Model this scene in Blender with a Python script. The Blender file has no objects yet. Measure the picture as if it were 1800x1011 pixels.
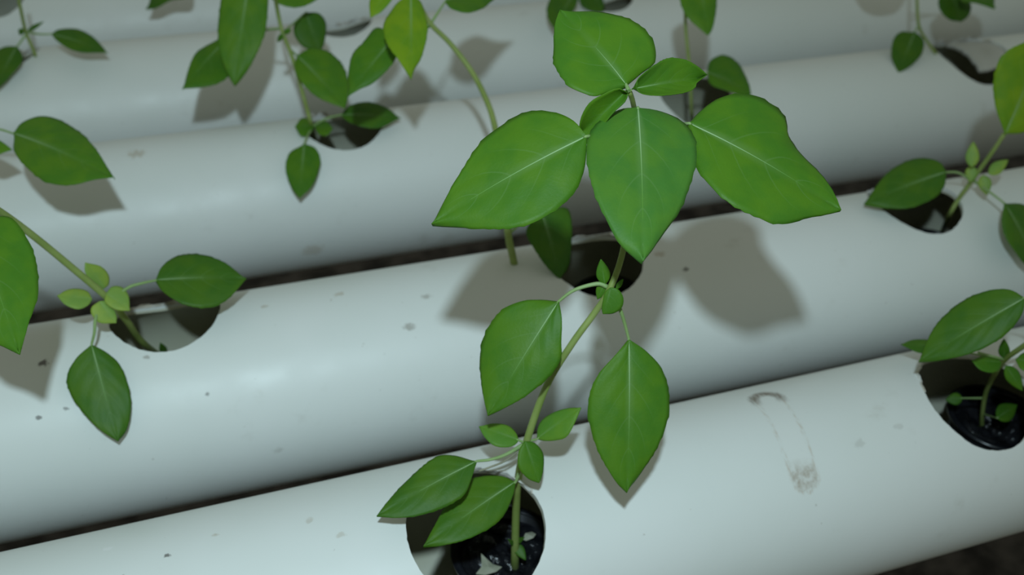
import bpy, bmesh, math, random
from mathutils import Vector, Matrix, noise

random.seed(7)
scene = bpy.context.scene
COL = scene.collection

# ---------------------------------------------------------------- camera
cam_data = bpy.data.cameras.new('camera')
cam = bpy.data.objects.new('camera', cam_data)
COL.objects.link(cam)
RIGHT = Vector((0.943318, -0.329058, 0.043263))
UP = Vector((0.165331, 0.578933, 0.798437))
FWD = Vector((0.287778, 0.746028, -0.600521))
CAM = Vector((0.0, -0.29718, 0.40491))
rot = Matrix((RIGHT, UP, -FWD)).transposed().to_4x4()
cam.matrix_world = Matrix.Translation(CAM) @ rot
cam_data.sensor_width = 36.0
cam_data.lens = 36.0
cam_data.clip_start = 0.01
cam_data.dof.use_dof = True
cam_data.dof.focus_distance = 0.38
cam_data.dof.aperture_fstop = 10.5
cam_data.dof.aperture_blades = 7
scene.camera = cam

# ---------------------------------------------------------------- light
world = bpy.data.worlds.new('room_light')
scene.world = world
world.use_nodes = True
bg = world.node_tree.nodes['Background']
bg.inputs['Color'].default_value = (0.92, 1.0, 0.83, 1)
bg.inputs['Strength'].default_value = 0.20

lamp_data = bpy.data.lights.new('lamp', 'SPOT')           # the small lamp just above and behind the lens
lamp_data.energy = 10.4
lamp_data.color = (0.70, 0.935, 1.03)
lamp_data.spot_size = math.radians(108)
lamp_data.spot_blend = 1.0
lamp_data.shadow_soft_size = 0.013
lamp = bpy.data.objects.new('lamp', lamp_data)
COL.objects.link(lamp)
lamp.location = (-0.02, -0.326, 0.609)
lamp.rotation_euler = (Vector((0.05, 0.17, 0.05)) - Vector(lamp.location)).to_track_quat('-Z', 'Y').to_euler()

scene.view_settings.view_transform = 'Standard'
scene.view_settings.look = 'None'
scene.view_settings.exposure = 0.0
scene.view_settings.gamma = 1.0
scene.view_settings.use_curve_mapping = False

# ---------------------------------------------------------------- node helpers
class NT:
    def __init__(self, name):
        self.mat = bpy.data.materials.new(name)
        self.mat.use_nodes = True
        self.t = self.mat.node_tree
        self.n = self.t.nodes
        self.bsdf = self.n['Principled BSDF']
        self.out = self.n['Material Output']
    def link(self, a, b):
        self.t.links.new(a, b)
    def put(self, sock, v):
        if isinstance(v, bpy.types.NodeSocket):
            self.link(v, sock)
        else:
            sock.default_value = v
    def math(self, op, a, b=0.0, c=0.0, clamp=False):
        m = self.n.new('ShaderNodeMath'); m.operation = op; m.use_clamp = clamp
        for i, v in enumerate((a, b, c)):
            self.put(m.inputs[i], v)
        return m.outputs[0]
    def smooth(self, x, lo, hi, a=0.0, b=1.0):
        m = self.n.new('ShaderNodeMapRange'); m.interpolation_type = 'SMOOTHSTEP'
        self.put(m.inputs['Value'], x)
        m.inputs['From Min'].default_value = lo; m.inputs['From Max'].default_value = hi
        m.inputs['To Min'].default_value = a; m.inputs['To Max'].default_value = b
        return m.outputs['Result']
    def mix(self, f, a, b, mode='MIX'):
        m = self.n.new('ShaderNodeMix'); m.data_type = 'RGBA'; m.blend_type = mode
        self.put(m.inputs[0], f); self.put(m.inputs[6], a); self.put(m.inputs[7], b)
        return m.outputs[2]
    def noise(self, vec, scale, detail=3.0, rough=0.55):
        m = self.n.new('ShaderNodeTexNoise')
        self.link(vec, m.inputs['Vector'])
        m.inputs['Scale'].default_value = scale; m.inputs['Detail'].default_value = detail
        m.inputs['Roughness'].default_value = rough
        return m.outputs['Fac']
    def coord(self, which='Object'):
        return self.n.new('ShaderNodeTexCoord').outputs[which]
    def sep(self, v):
        m = self.n.new('ShaderNodeSeparateXYZ'); self.link(v, m.inputs[0]); return m.outputs
    def comb(self, x, y, z=0.0):
        m = self.n.new('ShaderNodeCombineXYZ')
        for i, v in enumerate((x, y, z)): self.put(m.inputs[i], v)
        return m.outputs[0]
    def bump(self, h, strength, dist):
        m = self.n.new('ShaderNodeBump'); self.link(h, m.inputs['Height'])
        m.inputs['Strength'].default_value = strength; m.inputs['Distance'].default_value = dist
        self.link(m.outputs[0], self.bsdf.inputs['Normal'])
    def base(self, c, rough=0.5, spec=0.5):
        self.put(self.bsdf.inputs['Base Color'], c)
        self.put(self.bsdf.inputs['Roughness'], rough)
        self.put(self.bsdf.inputs['Specular IOR Level'], spec)

R = 0.055            # outer radius of a pipe
RI = 0.0515

def pvc_material(name, spots, stain=None):
    """white PVC: faint mottling, dirt specks at given (x, arc, size, darkness) and an old glue mark"""
    m = NT(name)
    oc = m.coord('Object')
    x, y, z = m.sep(oc)
    s = m.math('MULTIPLY', m.math('ARCTAN2', y, z), R)
    p = m.comb(x, s)
    big = m.noise(oc, 9.0, 4)
    col = m.mix(m.smooth(big, 0.35, 0.7), (0.78, 0.805, 0.78, 1), (0.815, 0.83, 0.815, 1))
    grime = m.noise(oc, 26.0, 6, 0.65)
    col = m.mix(m.smooth(grime, 0.60, 0.78, 0, 0.35), col, (0.50, 0.47, 0.41, 1))
    fine = m.noise(oc, 260.0, 2)
    col = m.mix(m.smooth(fine, 0.74, 0.78, 0, 0.45), col, (0.38, 0.34, 0.29, 1))
    wob = m.noise(p, 420.0, 3)
    for (sx, ss, rad, k, c) in spots:
        dx = m.math('SUBTRACT', x, sx); ds = m.math('SUBTRACT', s, ss)
        d = m.math('SQRT', m.math('ADD', m.math('MULTIPLY', m.math('MULTIPLY', dx, dx), 0.45), m.math('MULTIPLY', ds, ds)))
        d = m.math('ADD', d, m.math('MULTIPLY', m.math('SUBTRACT', wob, 0.5), rad * 2.2))
        col = m.mix(m.smooth(d, rad * 0.45, rad * 1.1, k, 0), col, c)
    if stain:
        (x0, s0), (x1, s1), rad = stain
        dx, ds = x1 - x0, s1 - s0
        L2 = dx * dx + ds * ds
        px = m.math('SUBTRACT', x, x0); ps = m.math('SUBTRACT', s, s0)
        t = m.math('DIVIDE', m.math('ADD', m.math('MULTIPLY', px, dx), m.math('MULTIPLY', ps, ds)), L2)
        tc = m.math('MINIMUM', m.math('MAXIMUM', t, 0.0), 1.0)
        ex = m.math('SUBTRACT', px, m.math('MULTIPLY', tc, dx)); es = m.math('SUBTRACT', ps, m.math('MULTIPLY', tc, ds))
        d = m.math('SQRT', m.math('ADD', m.math('MULTIPLY', ex, ex), m.math('MULTIPLY', es, es)))
        d = m.math('ADD', d, m.math('MULTIPLY', m.math('SUBTRACT', wob, 0.5), 0.0022))
        edge = m.math('ABSOLUTE', m.math('SUBTRACT', d, rad))
        streak = m.noise(m.comb(m.math('MULTIPLY', x, 900.0), m.math('MULTIPLY', s, 160.0)), 1.0, 3)
        ring = m.smooth(edge, 0.0001, 0.0016, 1, 0)
        faint = m.math('MULTIPLY', ring, m.smooth(streak, 0.42, 0.66, 0.0, 0.6))
        inner = m.smooth(d, rad * 0.7, rad, 1, 0)
        col = m.mix(m.math('MULTIPLY', inner, 0.35), col, (0.84, 0.84, 0.82, 1))
        col = m.mix(faint, col, (0.58, 0.48, 0.39, 1))
        # darker smear around the upper end
        up = m.math('MULTIPLY', m.smooth(t, -0.04, 0.12, 1, 0), m.smooth(edge, 0.0006, 0.0042, 1, 0))
        up = m.math('MULTIPLY', up, m.smooth(streak, 0.30, 0.60, 0.35, 0.95))
        col = m.mix(up, col, (0.19, 0.14, 0.105, 1))
        # blotchy smear filling the lower end
        lo = m.math('MULTIPLY', m.smooth(t, 0.78, 0.95, 0, 1), m.smooth(d, rad * 0.8, rad * 1.12, 1, 0))
        blot = m.noise(p, 240.0, 4, 0.6)
        lo = m.math('MULTIPLY', lo, m.smooth(blot, 0.28, 0.72, 0.05, 0.95))
        col = m.mix(lo, col, (0.46, 0.40, 0.33, 1))
    rad_ = m.math('SQRT', m.math('ADD', m.math('MULTIPLY', y, y), m.math('MULTIPLY', z, z)))
    inside = m.smooth(rad_, 0.0520, 0.0535, 1, 0)                     # inner wall toned more olive and darker than the outside
    inner_tone = m.mix(m.smooth(big, 0.3, 0.7), (0.56, 0.55, 0.42, 1), (0.66, 0.66, 0.55, 1))
    col = m.mix(inside, col, inner_tone)
    rough = m.smooth(m.noise(oc, 40.0, 4), 0.3, 0.7, 0.40, 0.50)
    m.base(col, rough, 0.45)
    m.bump(m.noise(oc, 70.0, 2), 0.06, 0.001)
    return m.mat

def leaf_material():
    """basil leaf: object colour, mottled, paler side veins read from the blade's own (along, across) UV"""
    m = NT('basil_leaf')
    info = m.n.new('ShaderNodeObjectInfo')
    oc = m.coord('Object')
    uv = m.sep(m.coord('UV'))
    u, v = uv[0], uv[1]
    av = m.math('ABSOLUTE', m.math('SUBTRACT', m.math('MULTIPLY', v, 2.0), 1.0))
    patch = m.noise(oc, 65.0, 3)
    warm = m.mix(1.0, info.outputs['Color'], (1.28, 1.09, 0.9, 1), 'MULTIPLY')
    cool = m.mix(1.0, info.outputs['Color'], (0.90, 0.95, 1.05, 1), 'MULTIPLY')
    col = m.mix(m.smooth(patch, 0.35, 0.68), cool, warm)
    ph = m.math('FRACT', m.math('SUBTRACT', m.math('MULTIPLY', u, 5.0), m.math('MULTIPLY', m.math('POWER', av, 1.25), 2.1)))
    dv = m.math('ABSOLUTE', m.math('SUBTRACT', ph, 0.5))
    vein = m.math('MULTIPLY', m.smooth(dv, 0.0, 0.05, 1, 0), m.smooth(av, 0.15, 0.8, 0.28, 0.0))
    col = m.mix(vein, col, m.mix(0.5, info.outputs['Color'], (0.30, 0.46, 0.22, 1)))
    mid = m.math('MULTIPLY', m.smooth(av, 0.0, 0.16, 1, 0), m.smooth(u, 0.0, 0.8, 0.55, 0.05))
    col = m.mix(mid, col, m.mix(0.5, info.outputs['Color'], (0.36, 0.52, 0.26, 1)))
    m.base(col, 0.50, 0.30)
    cell = m.noise(oc, 900.0, 2)
    m.bump(cell, 0.18, 0.0004)
    tr = m.n.new('ShaderNodeBsdfTranslucent')
    m.link(m.mix(1.0, col, (1.15, 1.35, 0.5, 1), 'MULTIPLY'), tr.inputs['Color'])
    mx = m.n.new('ShaderNodeMixShader'); mx.inputs[0].default_value = 0.28
    m.link(m.bsdf.outputs[0], mx.inputs[1]); m.link(tr.outputs[0], mx.inputs[2])
    m.link(mx.outputs[0], m.out.inputs['Surface'])
    return m.mat

def plain(name, c1, c2, scale, rough, spec=0.4, bump=None):
    m = NT(name)
    oc = m.coord('Object')
    n = m.noise(oc, scale, 5)
    m.base(m.mix(m.smooth(n, 0.35, 0.65), c1, c2), rough, spec)
    if bump: m.bump(m.noise(oc, bump[0], 4), bump[1], bump[2])
    return m.mat

LEAF = leaf_material()
STEM = plain('basil_stem', (0.235, 0.315, 0.075, 1), (0.30, 0.375, 0.11, 1), 60.0, 0.5, 0.35)
PETIOLE = plain('leaf_stalk', (0.25, 0.38, 0.13, 1), (0.31, 0.44, 0.18, 1), 80.0, 0.5, 0.35)
def midrib_material():
    """pale where it leaves the stalk, leaf green towards the tip"""
    m = NT('leaf_midrib')
    g = m.sep(m.coord('Generated'))
    m.base(m.mix(m.smooth(g[0], 0.05, 0.75), (0.33, 0.50, 0.24, 1), (0.105, 0.275, 0.03, 1)), 0.48, 0.35)
    return m.mat
RIB = midrib_material()
DRY = plain('dry_stalk', (0.28, 0.27, 0.19, 1), (0.36, 0.34, 0.25, 1), 120.0, 0.7, 0.2)
PALE = plain('dried_leaf', (0.36, 0.37, 0.27, 1), (0.45, 0.44, 0.34, 1), 120.0, 0.7, 0.2)
BURR = plain('torn_pvc', (0.74, 0.745, 0.73, 1), (0.55, 0.50, 0.42, 1), 130.0, 0.6, 0.3)
PLUG = plain('weathered_pvc', (0.50, 0.49, 0.44, 1), (0.58, 0.57, 0.53, 1), 30.0, 0.6, 0.3)
BLACK = plain('black_plastic', (0.008, 0.009, 0.012, 1), (0.014, 0.015, 0.020, 1), 60.0, 0.28, 0.5)
FOAM = plain('wet_black_medium', (0.005, 0.006, 0.008, 1), (0.016, 0.016, 0.019, 1), 90.0, 0.22, 0.5, (140.0, 0.6, 0.004))
SOIL = plain('dark_ground', (0.035, 0.031, 0.029, 1), (0.11, 0.095, 0.088, 1), 22.0, 0.9, 0.15, (60.0, 0.7, 0.01))

# ---------------------------------------------------------------- object helpers
def new_obj(name, me, mat, parent=None):
    o = bpy.data.objects.new(name, me)
    COL.objects.link(o)
    if mat: me.materials.append(mat)
    if parent: o.parent = parent
    return o

def tag(o, label, cat, group=None):
    o['label'] = label; o['category'] = cat
    if group: o['group'] = group
    return o

def empty(name, loc):
    o = bpy.data.objects.new(name, None)
    o.empty_display_size = 0.02
    COL.objects.link(o); o.location = loc
    return o

def catmull(pts, n):
    """n+1 points along a centripetal-ish spline through pts, evenly spaced by length"""
    P = [Vector(p) for p in pts]
    if len(P) == 2:
        return [P[0].lerp(P[1], i / n) for i in range(n + 1)]
    Q = [P[0] * 2 - P[1]] + P + [P[-1] * 2 - P[-2]]
    dense = []
    for i in range(1, len(Q) - 2):
        a, b, c, d = Q[i - 1], Q[i], Q[i + 1], Q[i + 2]
        for k in range(12):
            t = k / 12.0
            dense.append(0.5 * ((2 * b) + (c - a) * t + (2 * a - 5 * b + 4 * c - d) * t * t + (3 * b - a - 3 * c + d) * t ** 3))
    dense.append(P[-1])
    acc = [0.0]
    for i in range(1, len(dense)): acc.append(acc[-1] + (dense[i] - dense[i - 1]).length)
    out, j = [], 0
    for i in range(n + 1):
        s = acc[-1] * i / n
        while j < len(acc) - 2 and acc[j + 1] < s: j += 1
        seg = acc[j + 1] - acc[j]
        t = 0 if seg == 0 else (s - acc[j]) / seg
        out.append(dense[j].lerp(dense[j + 1], t))
    return out

def tube_mesh(name, path, rad, sides=10, caps=True):
    """a tapered round tube; rad(t) gives the radius"""
    V, Fc = [], []
    n = len(path)
    tang = [(path[min(i + 1, n - 1)] - path[max(i - 1, 0)]).normalized() for i in range(n)]
    ref = Vector((0, 0, 1)) if abs(tang[0].z) < 0.9 else Vector((1, 0, 0))
    a = tang[0].cross(ref).normalized()
    for i in range(n):
        a = (a - tang[i] * a.dot(tang[i])).normalized()
        b = tang[i].cross(a)
        r = rad(i / (n - 1))
        for k in range(sides):
            w = 2 * math.pi * k / sides
            V.append(path[i] + (a * math.cos(w) + b * math.sin(w)) * r)
    for i in range(n - 1):
        for k in range(sides):
            k2 = (k + 1) % sides
            Fc.append((i * sides + k, i * sides + k2, (i + 1) * sides + k2, (i + 1) * sides + k))
    if caps:
        Fc.append(tuple(range(sides - 1, -1, -1)))
        Fc.append(tuple((n - 1) * sides + k for k in range(sides)))
    me = bpy.data.meshes.new(name)
    me.from_pydata(V, [], Fc)
    for p in me.polygons: p.use_smooth = len(p.vertices) == 4
    return me

# ---------------------------------------------------------------- ground under the rack
def build_floor():
    bm = bmesh.new()
    bmesh.ops.create_grid(bm, x_segments=120, y_segments=120, size=2.6)
    for v in bm.verts:
        v.co.z = 0.02 * noise.fractal(v.co * 6.0, 1.0, 2.0, 4)
    me = bpy.data.meshes.new('floor'); bm.to_mesh(me); bm.free()
    o = new_obj('floor', me, SOIL)
    o.location = (0.4, 0.5, -0.62)
    o['kind'] = 'structure'
build_floor()

# ---------------------------------------------------------------- the pipes
X0, X1 = -0.95, 1.75
PIPE_Y = [0.0, 0.15673, 0.35618, 0.52745, 0.70245]
#   hole: x, tilt of the hole towards the viewer (degrees), radius
HOLES = [
    [(-0.175, -17, .0305), (0.097, -20, .0310), (0.372, -13, .0303), (0.64, -16, .0305)],
    [(-0.268, 4, .030), (-0.0195, 12, .0290), (0.2235, 0, .0298), (0.452, 3, .0298), (0.715, -2, .0305)],
    [(-0.157, 3, .0305), (0.1155, 3, .0302), (0.3905, -17, .0302), (0.663, -8, .0340), (0.92, -8, .0305)],
    [(-0.118, 13, .0302), (0.149, 14, .0302), (0.395, 13, .0302), (0.64, 12, .0302), (0.9, 12, .0302)],
    [(-0.13, -18, .0302), (0.13, 0, .0305), (0.40, 0, .0305), (0.66, 0, .0305), (0.93, 0, .0305)],
]
GREY = (0.30, 0.27, 0.23, 1); BROWN = (0.40, 0.30, 0.18, 1); DARK = (0.11, 0.10, 0.09, 1); WHITE = (0.86, 0.87, 0.87, 1)
SPOTS = [
    [(-.0308, .0022, .0011, .8, DARK), (-.0547, .0151, .0016, .7, WHITE), (.0284, .0035, .0018, .3, BROWN), (.0397, -.0078, .0016, .3, BROWN),
     (.2921, -.0239, .0026, .22, GREY), (.3174, -.0204, .0020, .2, GREY), (-.0107, .0079, .0012, .4, BROWN)],
    [(.1049, -.0285, .0024, .6, GREY), (.2735, -.0228, .0017, .8, DARK), (.1189, -.0117, .0020, .5, GREY), (.0730, .0015, .0022, .4, BROWN),
     (-.0798, -.0132, .0020, .9, DARK), (-.0844, -.0411, .0011, .8, DARK), (-.0710, -.0392, .0011, .7, DARK), (-.0045, -.0446, .0011, .7, DARK),
     (-.0305, -.0201, .0014, .6, GREY), (.2622, -.0093, .0026, .45, BROWN), (.0258, -.0823, .0018, .3, GREY), (.0316, .0012, .0016, .4, BROWN)],
    [(-.0250, -.0081, .0046, .45, BROWN), (.0797, -.1004, .0060, .35, BROWN)],
    [], [],
]
STAIN = [((.2627, .0150), (.2572, -.0335), .0070), None, None, None, None]

def hole_axis(tilt):
    a = math.radians(tilt)
    return Vector((0, math.sin(a), math.cos(a)))

def hole_radius(rnd, k, r, th):
    """ragged, slightly out of round hole edge"""
    v = Vector((math.cos(th) * 2.2 + rnd, math.sin(th) * 2.2, k * 3.1))
    return r * (1 + 0.018 * noise.noise(v) + 0.012 * noise.noise(v * 7.0))

def build_pipe(k):
    seg, rings = 128, 28
    V, Fc = [], []
    for rad in (R, RI):
        for i in range(rings + 1):
            x = X0 + (X1 - X0) * i / rings
            for j in range(seg):
                a = 2 * math.pi * j / seg
                V.append((x, rad * math.sin(a), rad * math.cos(a)))
    off = (rings + 1) * seg
    for i in range(rings):
        for j in range(seg):
            j2 = (j + 1) % seg
            q = (i * seg + j, i * seg + j2, (i + 1) * seg + j2, (i + 1) * seg + j)
            Fc.append(q[::-1]); Fc.append(tuple(off + t for t in q))
    for i, flip in ((0, False), (rings, True)):
        for j in range(seg):
            j2 = (j + 1) % seg
            q = (i * seg + j, off + i * seg + j, off + i * seg + j2, i * seg + j2)
            Fc.append(q[::-1] if flip else q)
    me = bpy.data.meshes.new('pipe_raw'); me.from_pydata(V, [], Fc)
    bm = bmesh.new(); bm.from_mesh(me); bmesh.ops.recalc_face_normals(bm, faces=bm.faces); bm.to_mesh(me); bm.free()
    raw = new_obj('pipe_raw', me, None)
    CV, CF = [], []
    n = 96
    for h, (hx, tilt, r) in enumerate(HOLES[k]):
        ax = hole_axis(tilt); e1 = Vector((1, 0, 0)); e2 = ax.cross(e1)
        b = len(CV)
        for d in (0.012, 0.09):
            for j in range(n):
                th = 2 * math.pi * j / n
                rr = hole_radius(k * 10 + h, h, r, th)
                CV.append(Vector((hx, 0, 0)) + ax * d + (e1 * math.cos(th) + e2 * math.sin(th)) * rr)
        CF.append(tuple(b + j for j in range(n - 1, -1, -1))); CF.append(tuple(b + n + j for j in range(n)))
        for j in range(n):
            j2 = (j + 1) % n
            CF.append((b + j, b + j2, b + n + j2, b + n + j))
    cm = bpy.data.meshes.new('cutter'); cm.from_pydata(CV, [], CF)
    bm = bmesh.new(); bm.from_mesh(cm); bmesh.ops.recalc_face_normals(bm, faces=bm.faces); bm.to_mesh(cm); bm.free()
    cut = new_obj('cutter', cm, None)
    md = raw.modifiers.new('holes', 'BOOLEAN'); md.operation = 'DIFFERENCE'; md.object = cut; md.solver = 'EXACT'
    dg = bpy.context.evaluated_depsgraph_get()
    done = bpy.data.meshes.new_from_object(raw.evaluated_get(dg))
    bpy.data.objects.remove(raw); bpy.data.objects.remove(cut)
    done.name = 'pipe'
    # true round normals on the outer and inner skins
    nor = [None] * len(done.loops)
    for p in done.polygons:
        p.use_smooth = True
        c = p.center; rad = Vector((0, c.y, c.z)); flat = p.normal
        d = flat.dot(rad.normalized()) if rad.length > 0 else 0
        skin = abs(d) > 0.985
        for li in p.loop_indices:
            co = done.vertices[done.loops[li].vertex_index].co
            if skin:
                q = Vector((0, co.y, co.z)).normalized()
                nor[li] = tuple(q if d > 0 else -q)
            else:
                nor[li] = tuple(flat)
    done.normals_split_custom_set(nor)
    o = new_obj('pvc_pipe', done, pvc_material('white_pvc', SPOTS[k], STAIN[k]))
    o.location = (0, PIPE_Y[k], 0)
    if k == 1:                                   # this one lies a little askew and is a shade fatter
        o.location = (0, 0.1545, 0.001); o.rotation_euler = (0, -0.0066, -0.0173); o.scale = (1, 1.0236, 1.0236)
    # torn swarf left standing around each hole
    for h, (hx, tilt, r) in enumerate(HOLES[k]):
        ax = hole_axis(tilt); e1 = Vector((1, 0, 0)); e2 = ax.cross(e1)
        BV, BF = [], []
        m = 72
        arc0, arc1 = (0.10, 0.86) if h % 2 else (0.16, 0.92)
        for j in range(m + 1):
            t = j / m
            th = math.pi * (arc0 + (arc1 - arc0) * t)      # the far half of the rim
            rr = hole_radius(k * 10 + h, h, r, th)
            fade = math.sin(math.pi * t) ** 0.6
            tall = (0.0005 + 0.0050 * max(0.0, noise.noise(Vector((t * 17 + h * 5.1, k * 2.7, 0))) + 0.12)) * fade
            wide = 0.0005 + 0.0016 * max(0.0, noise.noise(Vector((t * 23 + 3 + h, k * 1.7, 4)))) * fade
            lean = 0.0020 * noise.noise(Vector((t * 11, h * 3.3, k + 9.0)))
            ring = []
            for (dr, up) in ((-0.0004, -0.0012), (wide, -0.0012), (wide * 0.6 + lean, tall), (lean - 0.0004, tall * 0.9)):
                q = (e1 * math.cos(th) + e2 * math.sin(th)) * (rr + dr)
                # foot on the pipe's skin, measured along the hole's axis
                px = q.dot(Vector((0, 1, 0))); pz = q.dot(Vector((0, 0, 1)))
                b = px * ax.y + pz * ax.z; cc = px * px + pz * pz - R * R
                d = -b + math.sqrt(max(0.0, b * b - cc))
                ring.append(Vector((hx, 0, 0)) + q + ax * (d + up))
            BV += ring
        for j in range(m):
            for a in range(4):
                a2 = (a + 1) % 4
                BF.append((j * 4 + a, j * 4 + a2, j * 4 + 4 + a2, j * 4 + 4 + a))
        BF.append((3, 2, 1, 0)); BF.append(tuple(m * 4 + a for a in range(4)))
        bme = bpy.data.meshes.new('torn_rim'); bme.from_pydata(BV, [], BF)
        new_obj('torn_rim', bme, BURR, o)
    return o

def build_plug(pipe, hx, tilt, r):
    """the sawn-out piece of wall, broken across and still lying askew in its hole"""
    V, Fc = [], []
    nx, na = 16, 14
    for rad in (R - 0.0012, R - 0.0045):
        for i in range(nx + 1):
            x = -r * 0.16 + (r * 1.10) * i / nx
            half = math.sqrt(max(1e-9, (0.96 * r) ** 2 - x * x))
            jag = 0.0006 * noise.noise(Vector((i * 0.9, 1.0, 2.0))) if i else 0.0
            for j in range(na + 1):
                w = -half + 2 * half * j / na
                ja = 0.002 * noise.noise(Vector((j * 0.8, 5.0, 1.0))) if i == 0 else 0.0
                a = math.radians(tilt) + (w * 0.80 + 0.0035 + jag) / R
                V.append((hx + x + ja, rad * math.sin(a), rad * math.cos(a)))
    m = na + 1; off = (nx + 1) * m
    for i in range(nx):
        for j in range(na):
            q = (i * m + j, (i + 1) * m + j, (i + 1) * m + j + 1, i * m + j + 1)
            Fc.append(q); Fc.append(tuple(off + t for t in q[::-1]))
    edge = [i * m for i in range(nx + 1)] + [nx * m + j for j in range(1, m)] + [i * m + na for i in range(nx - 1, -1, -1)] + [j for j in range(na - 1, 0, -1)]
    for k in range(len(edge)):
        a, b = edge[k], edge[(k + 1) % len(edge)]
        Fc.append((a, off + a, off + b, b))
    me = bpy.data.meshes.new('broken_plug'); me.from_pydata(V, [], Fc)
    bm = bmesh.new(); bm.from_mesh(me); bmesh.ops.recalc_face_normals(bm, faces=bm.faces); bm.to_mesh(me); bm.free()
    for f in me.polygons: f.use_smooth = len(f.vertices) == 4 and f.area > 4e-6
    o = new_obj('broken_plug', me, PLUG, pipe)
    o['label'] = 'grey broken piece of pipe wall lying in the hole'

PIPE_LABELS = [
    'white PVC pipe nearest the viewer, with a long brown glue mark',
    'white PVC pipe second from the front, under the big leaf shadow',
    'white PVC pipe third from the front, behind the widest dark gap',
    'white PVC pipe fourth from the front, blurred near the top',
    'white PVC pipe farthest back, only showing along the top edge',
]
pipes = []
for k in range(5):
    p = build_pipe(k)
    tag(p, PIPE_LABELS[k], 'pipe', 'hydroponic pipes of the rack')
    pipes.append(p)
build_plug(pipes[2], 0.663, -8, 0.0340)

# ---------------------------------------------------------------- planting cups inside the pipes
def lathe(name, prof, seg=40):
    V, Fc = [], []
    for (r, z) in prof:
        for j in range(seg):
            a = 2 * math.pi * j / seg
            V.append((r * math.cos(a), r * math.sin(a), z))
    for i in range(len(prof) - 1):
        for j in range(seg):
            j2 = (j + 1) % seg
            Fc.append((i * seg + j, i * seg + j2, (i + 1) * seg + j2, (i + 1) * seg + j))
    me = bpy.data.meshes.new(name); me.from_pydata(V, [], Fc)
    for p in me.polygons: p.use_smooth = True
    return me

def build_cup(loc, r, h, label, sd):
    root = empty('planting_cup', loc)
    tag(root, label, 'cup', 'black planting cups in the pipes')
    rb = r * 0.62
    new_obj('cup_wall', lathe('cup_wall', [(0.0005, 0.0), (rb, 0.0), (r * 0.97, h), (r * 0.90, h), (rb * 0.93, 0.002), (0.0005, 0.002)]), BLACK, root)
    new_obj('cup_rim', lathe('cup_rim', [(r * 0.90, h - 0.0010), (r * 1.04, h - 0.0012), (r * 1.05, h + 0.0004), (r * 0.96, h + 0.0012), (r * 0.90, h + 0.0006), (r * 0.90, h - 0.0010)]), BLACK, root)
    bm = bmesh.new()
    n = 26
    rows = []
    for i in range(n + 1):
        row = []
        for j in range(48):
            a = 2 * math.pi * j / 48; rr = r * 0.9 * i / n
            p = Vector((rr * math.cos(a), rr * math.sin(a), 0))
            z = h - 0.004 + 0.0055 * noise.fractal(p * 95.0 + Vector((sd, 0, 0)), 0.9, 2.0, 4) * (1 - (i / n) ** 6)
            row.append(bm.verts.new((p.x, p.y, z)))
        rows.append(row)
    for i in range(n):
        for j in range(48):
            j2 = (j + 1) % 48
            if i == 0:
                bm.faces.new((rows[0][0], rows[1][j], rows[1][j2])) if False else bm.faces.new((rows[0][j], rows[1][j], rows[1][j2], rows[0][j2]))
            else:
                bm.faces.new((rows[i][j], rows[i + 1][j], rows[i + 1][j2], rows[i][j2]))
    bmesh.ops.remove_doubles(bm, verts=bm.verts, dist=1e-6)
    me = bpy.data.meshes.new('growing_medium'); bm.to_mesh(me); bm.free()
    for p in me.polygons: p.use_smooth = True
    new_obj('growing_medium', me, FOAM, root)
    return root

build_cup((0.121, 0.004, -0.046), 0.0265, 0.046, 'black planting cup in the front pipe below the tallest basil', 1.0)
build_cup((0.424, 0.010, -0.046), 0.0265, 0.046, 'black planting cup in the front pipe at the right edge', 2.0)
build_cup((0.252, 0.176, -0.046), 0.0250, 0.046, 'black planting cup in the second pipe behind the tallest stem', 3.0)
build_cup((0.500, 0.166, -0.046), 0.0250, 0.046, 'black planting cup in the second pipe at the right', 4.0)

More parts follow.
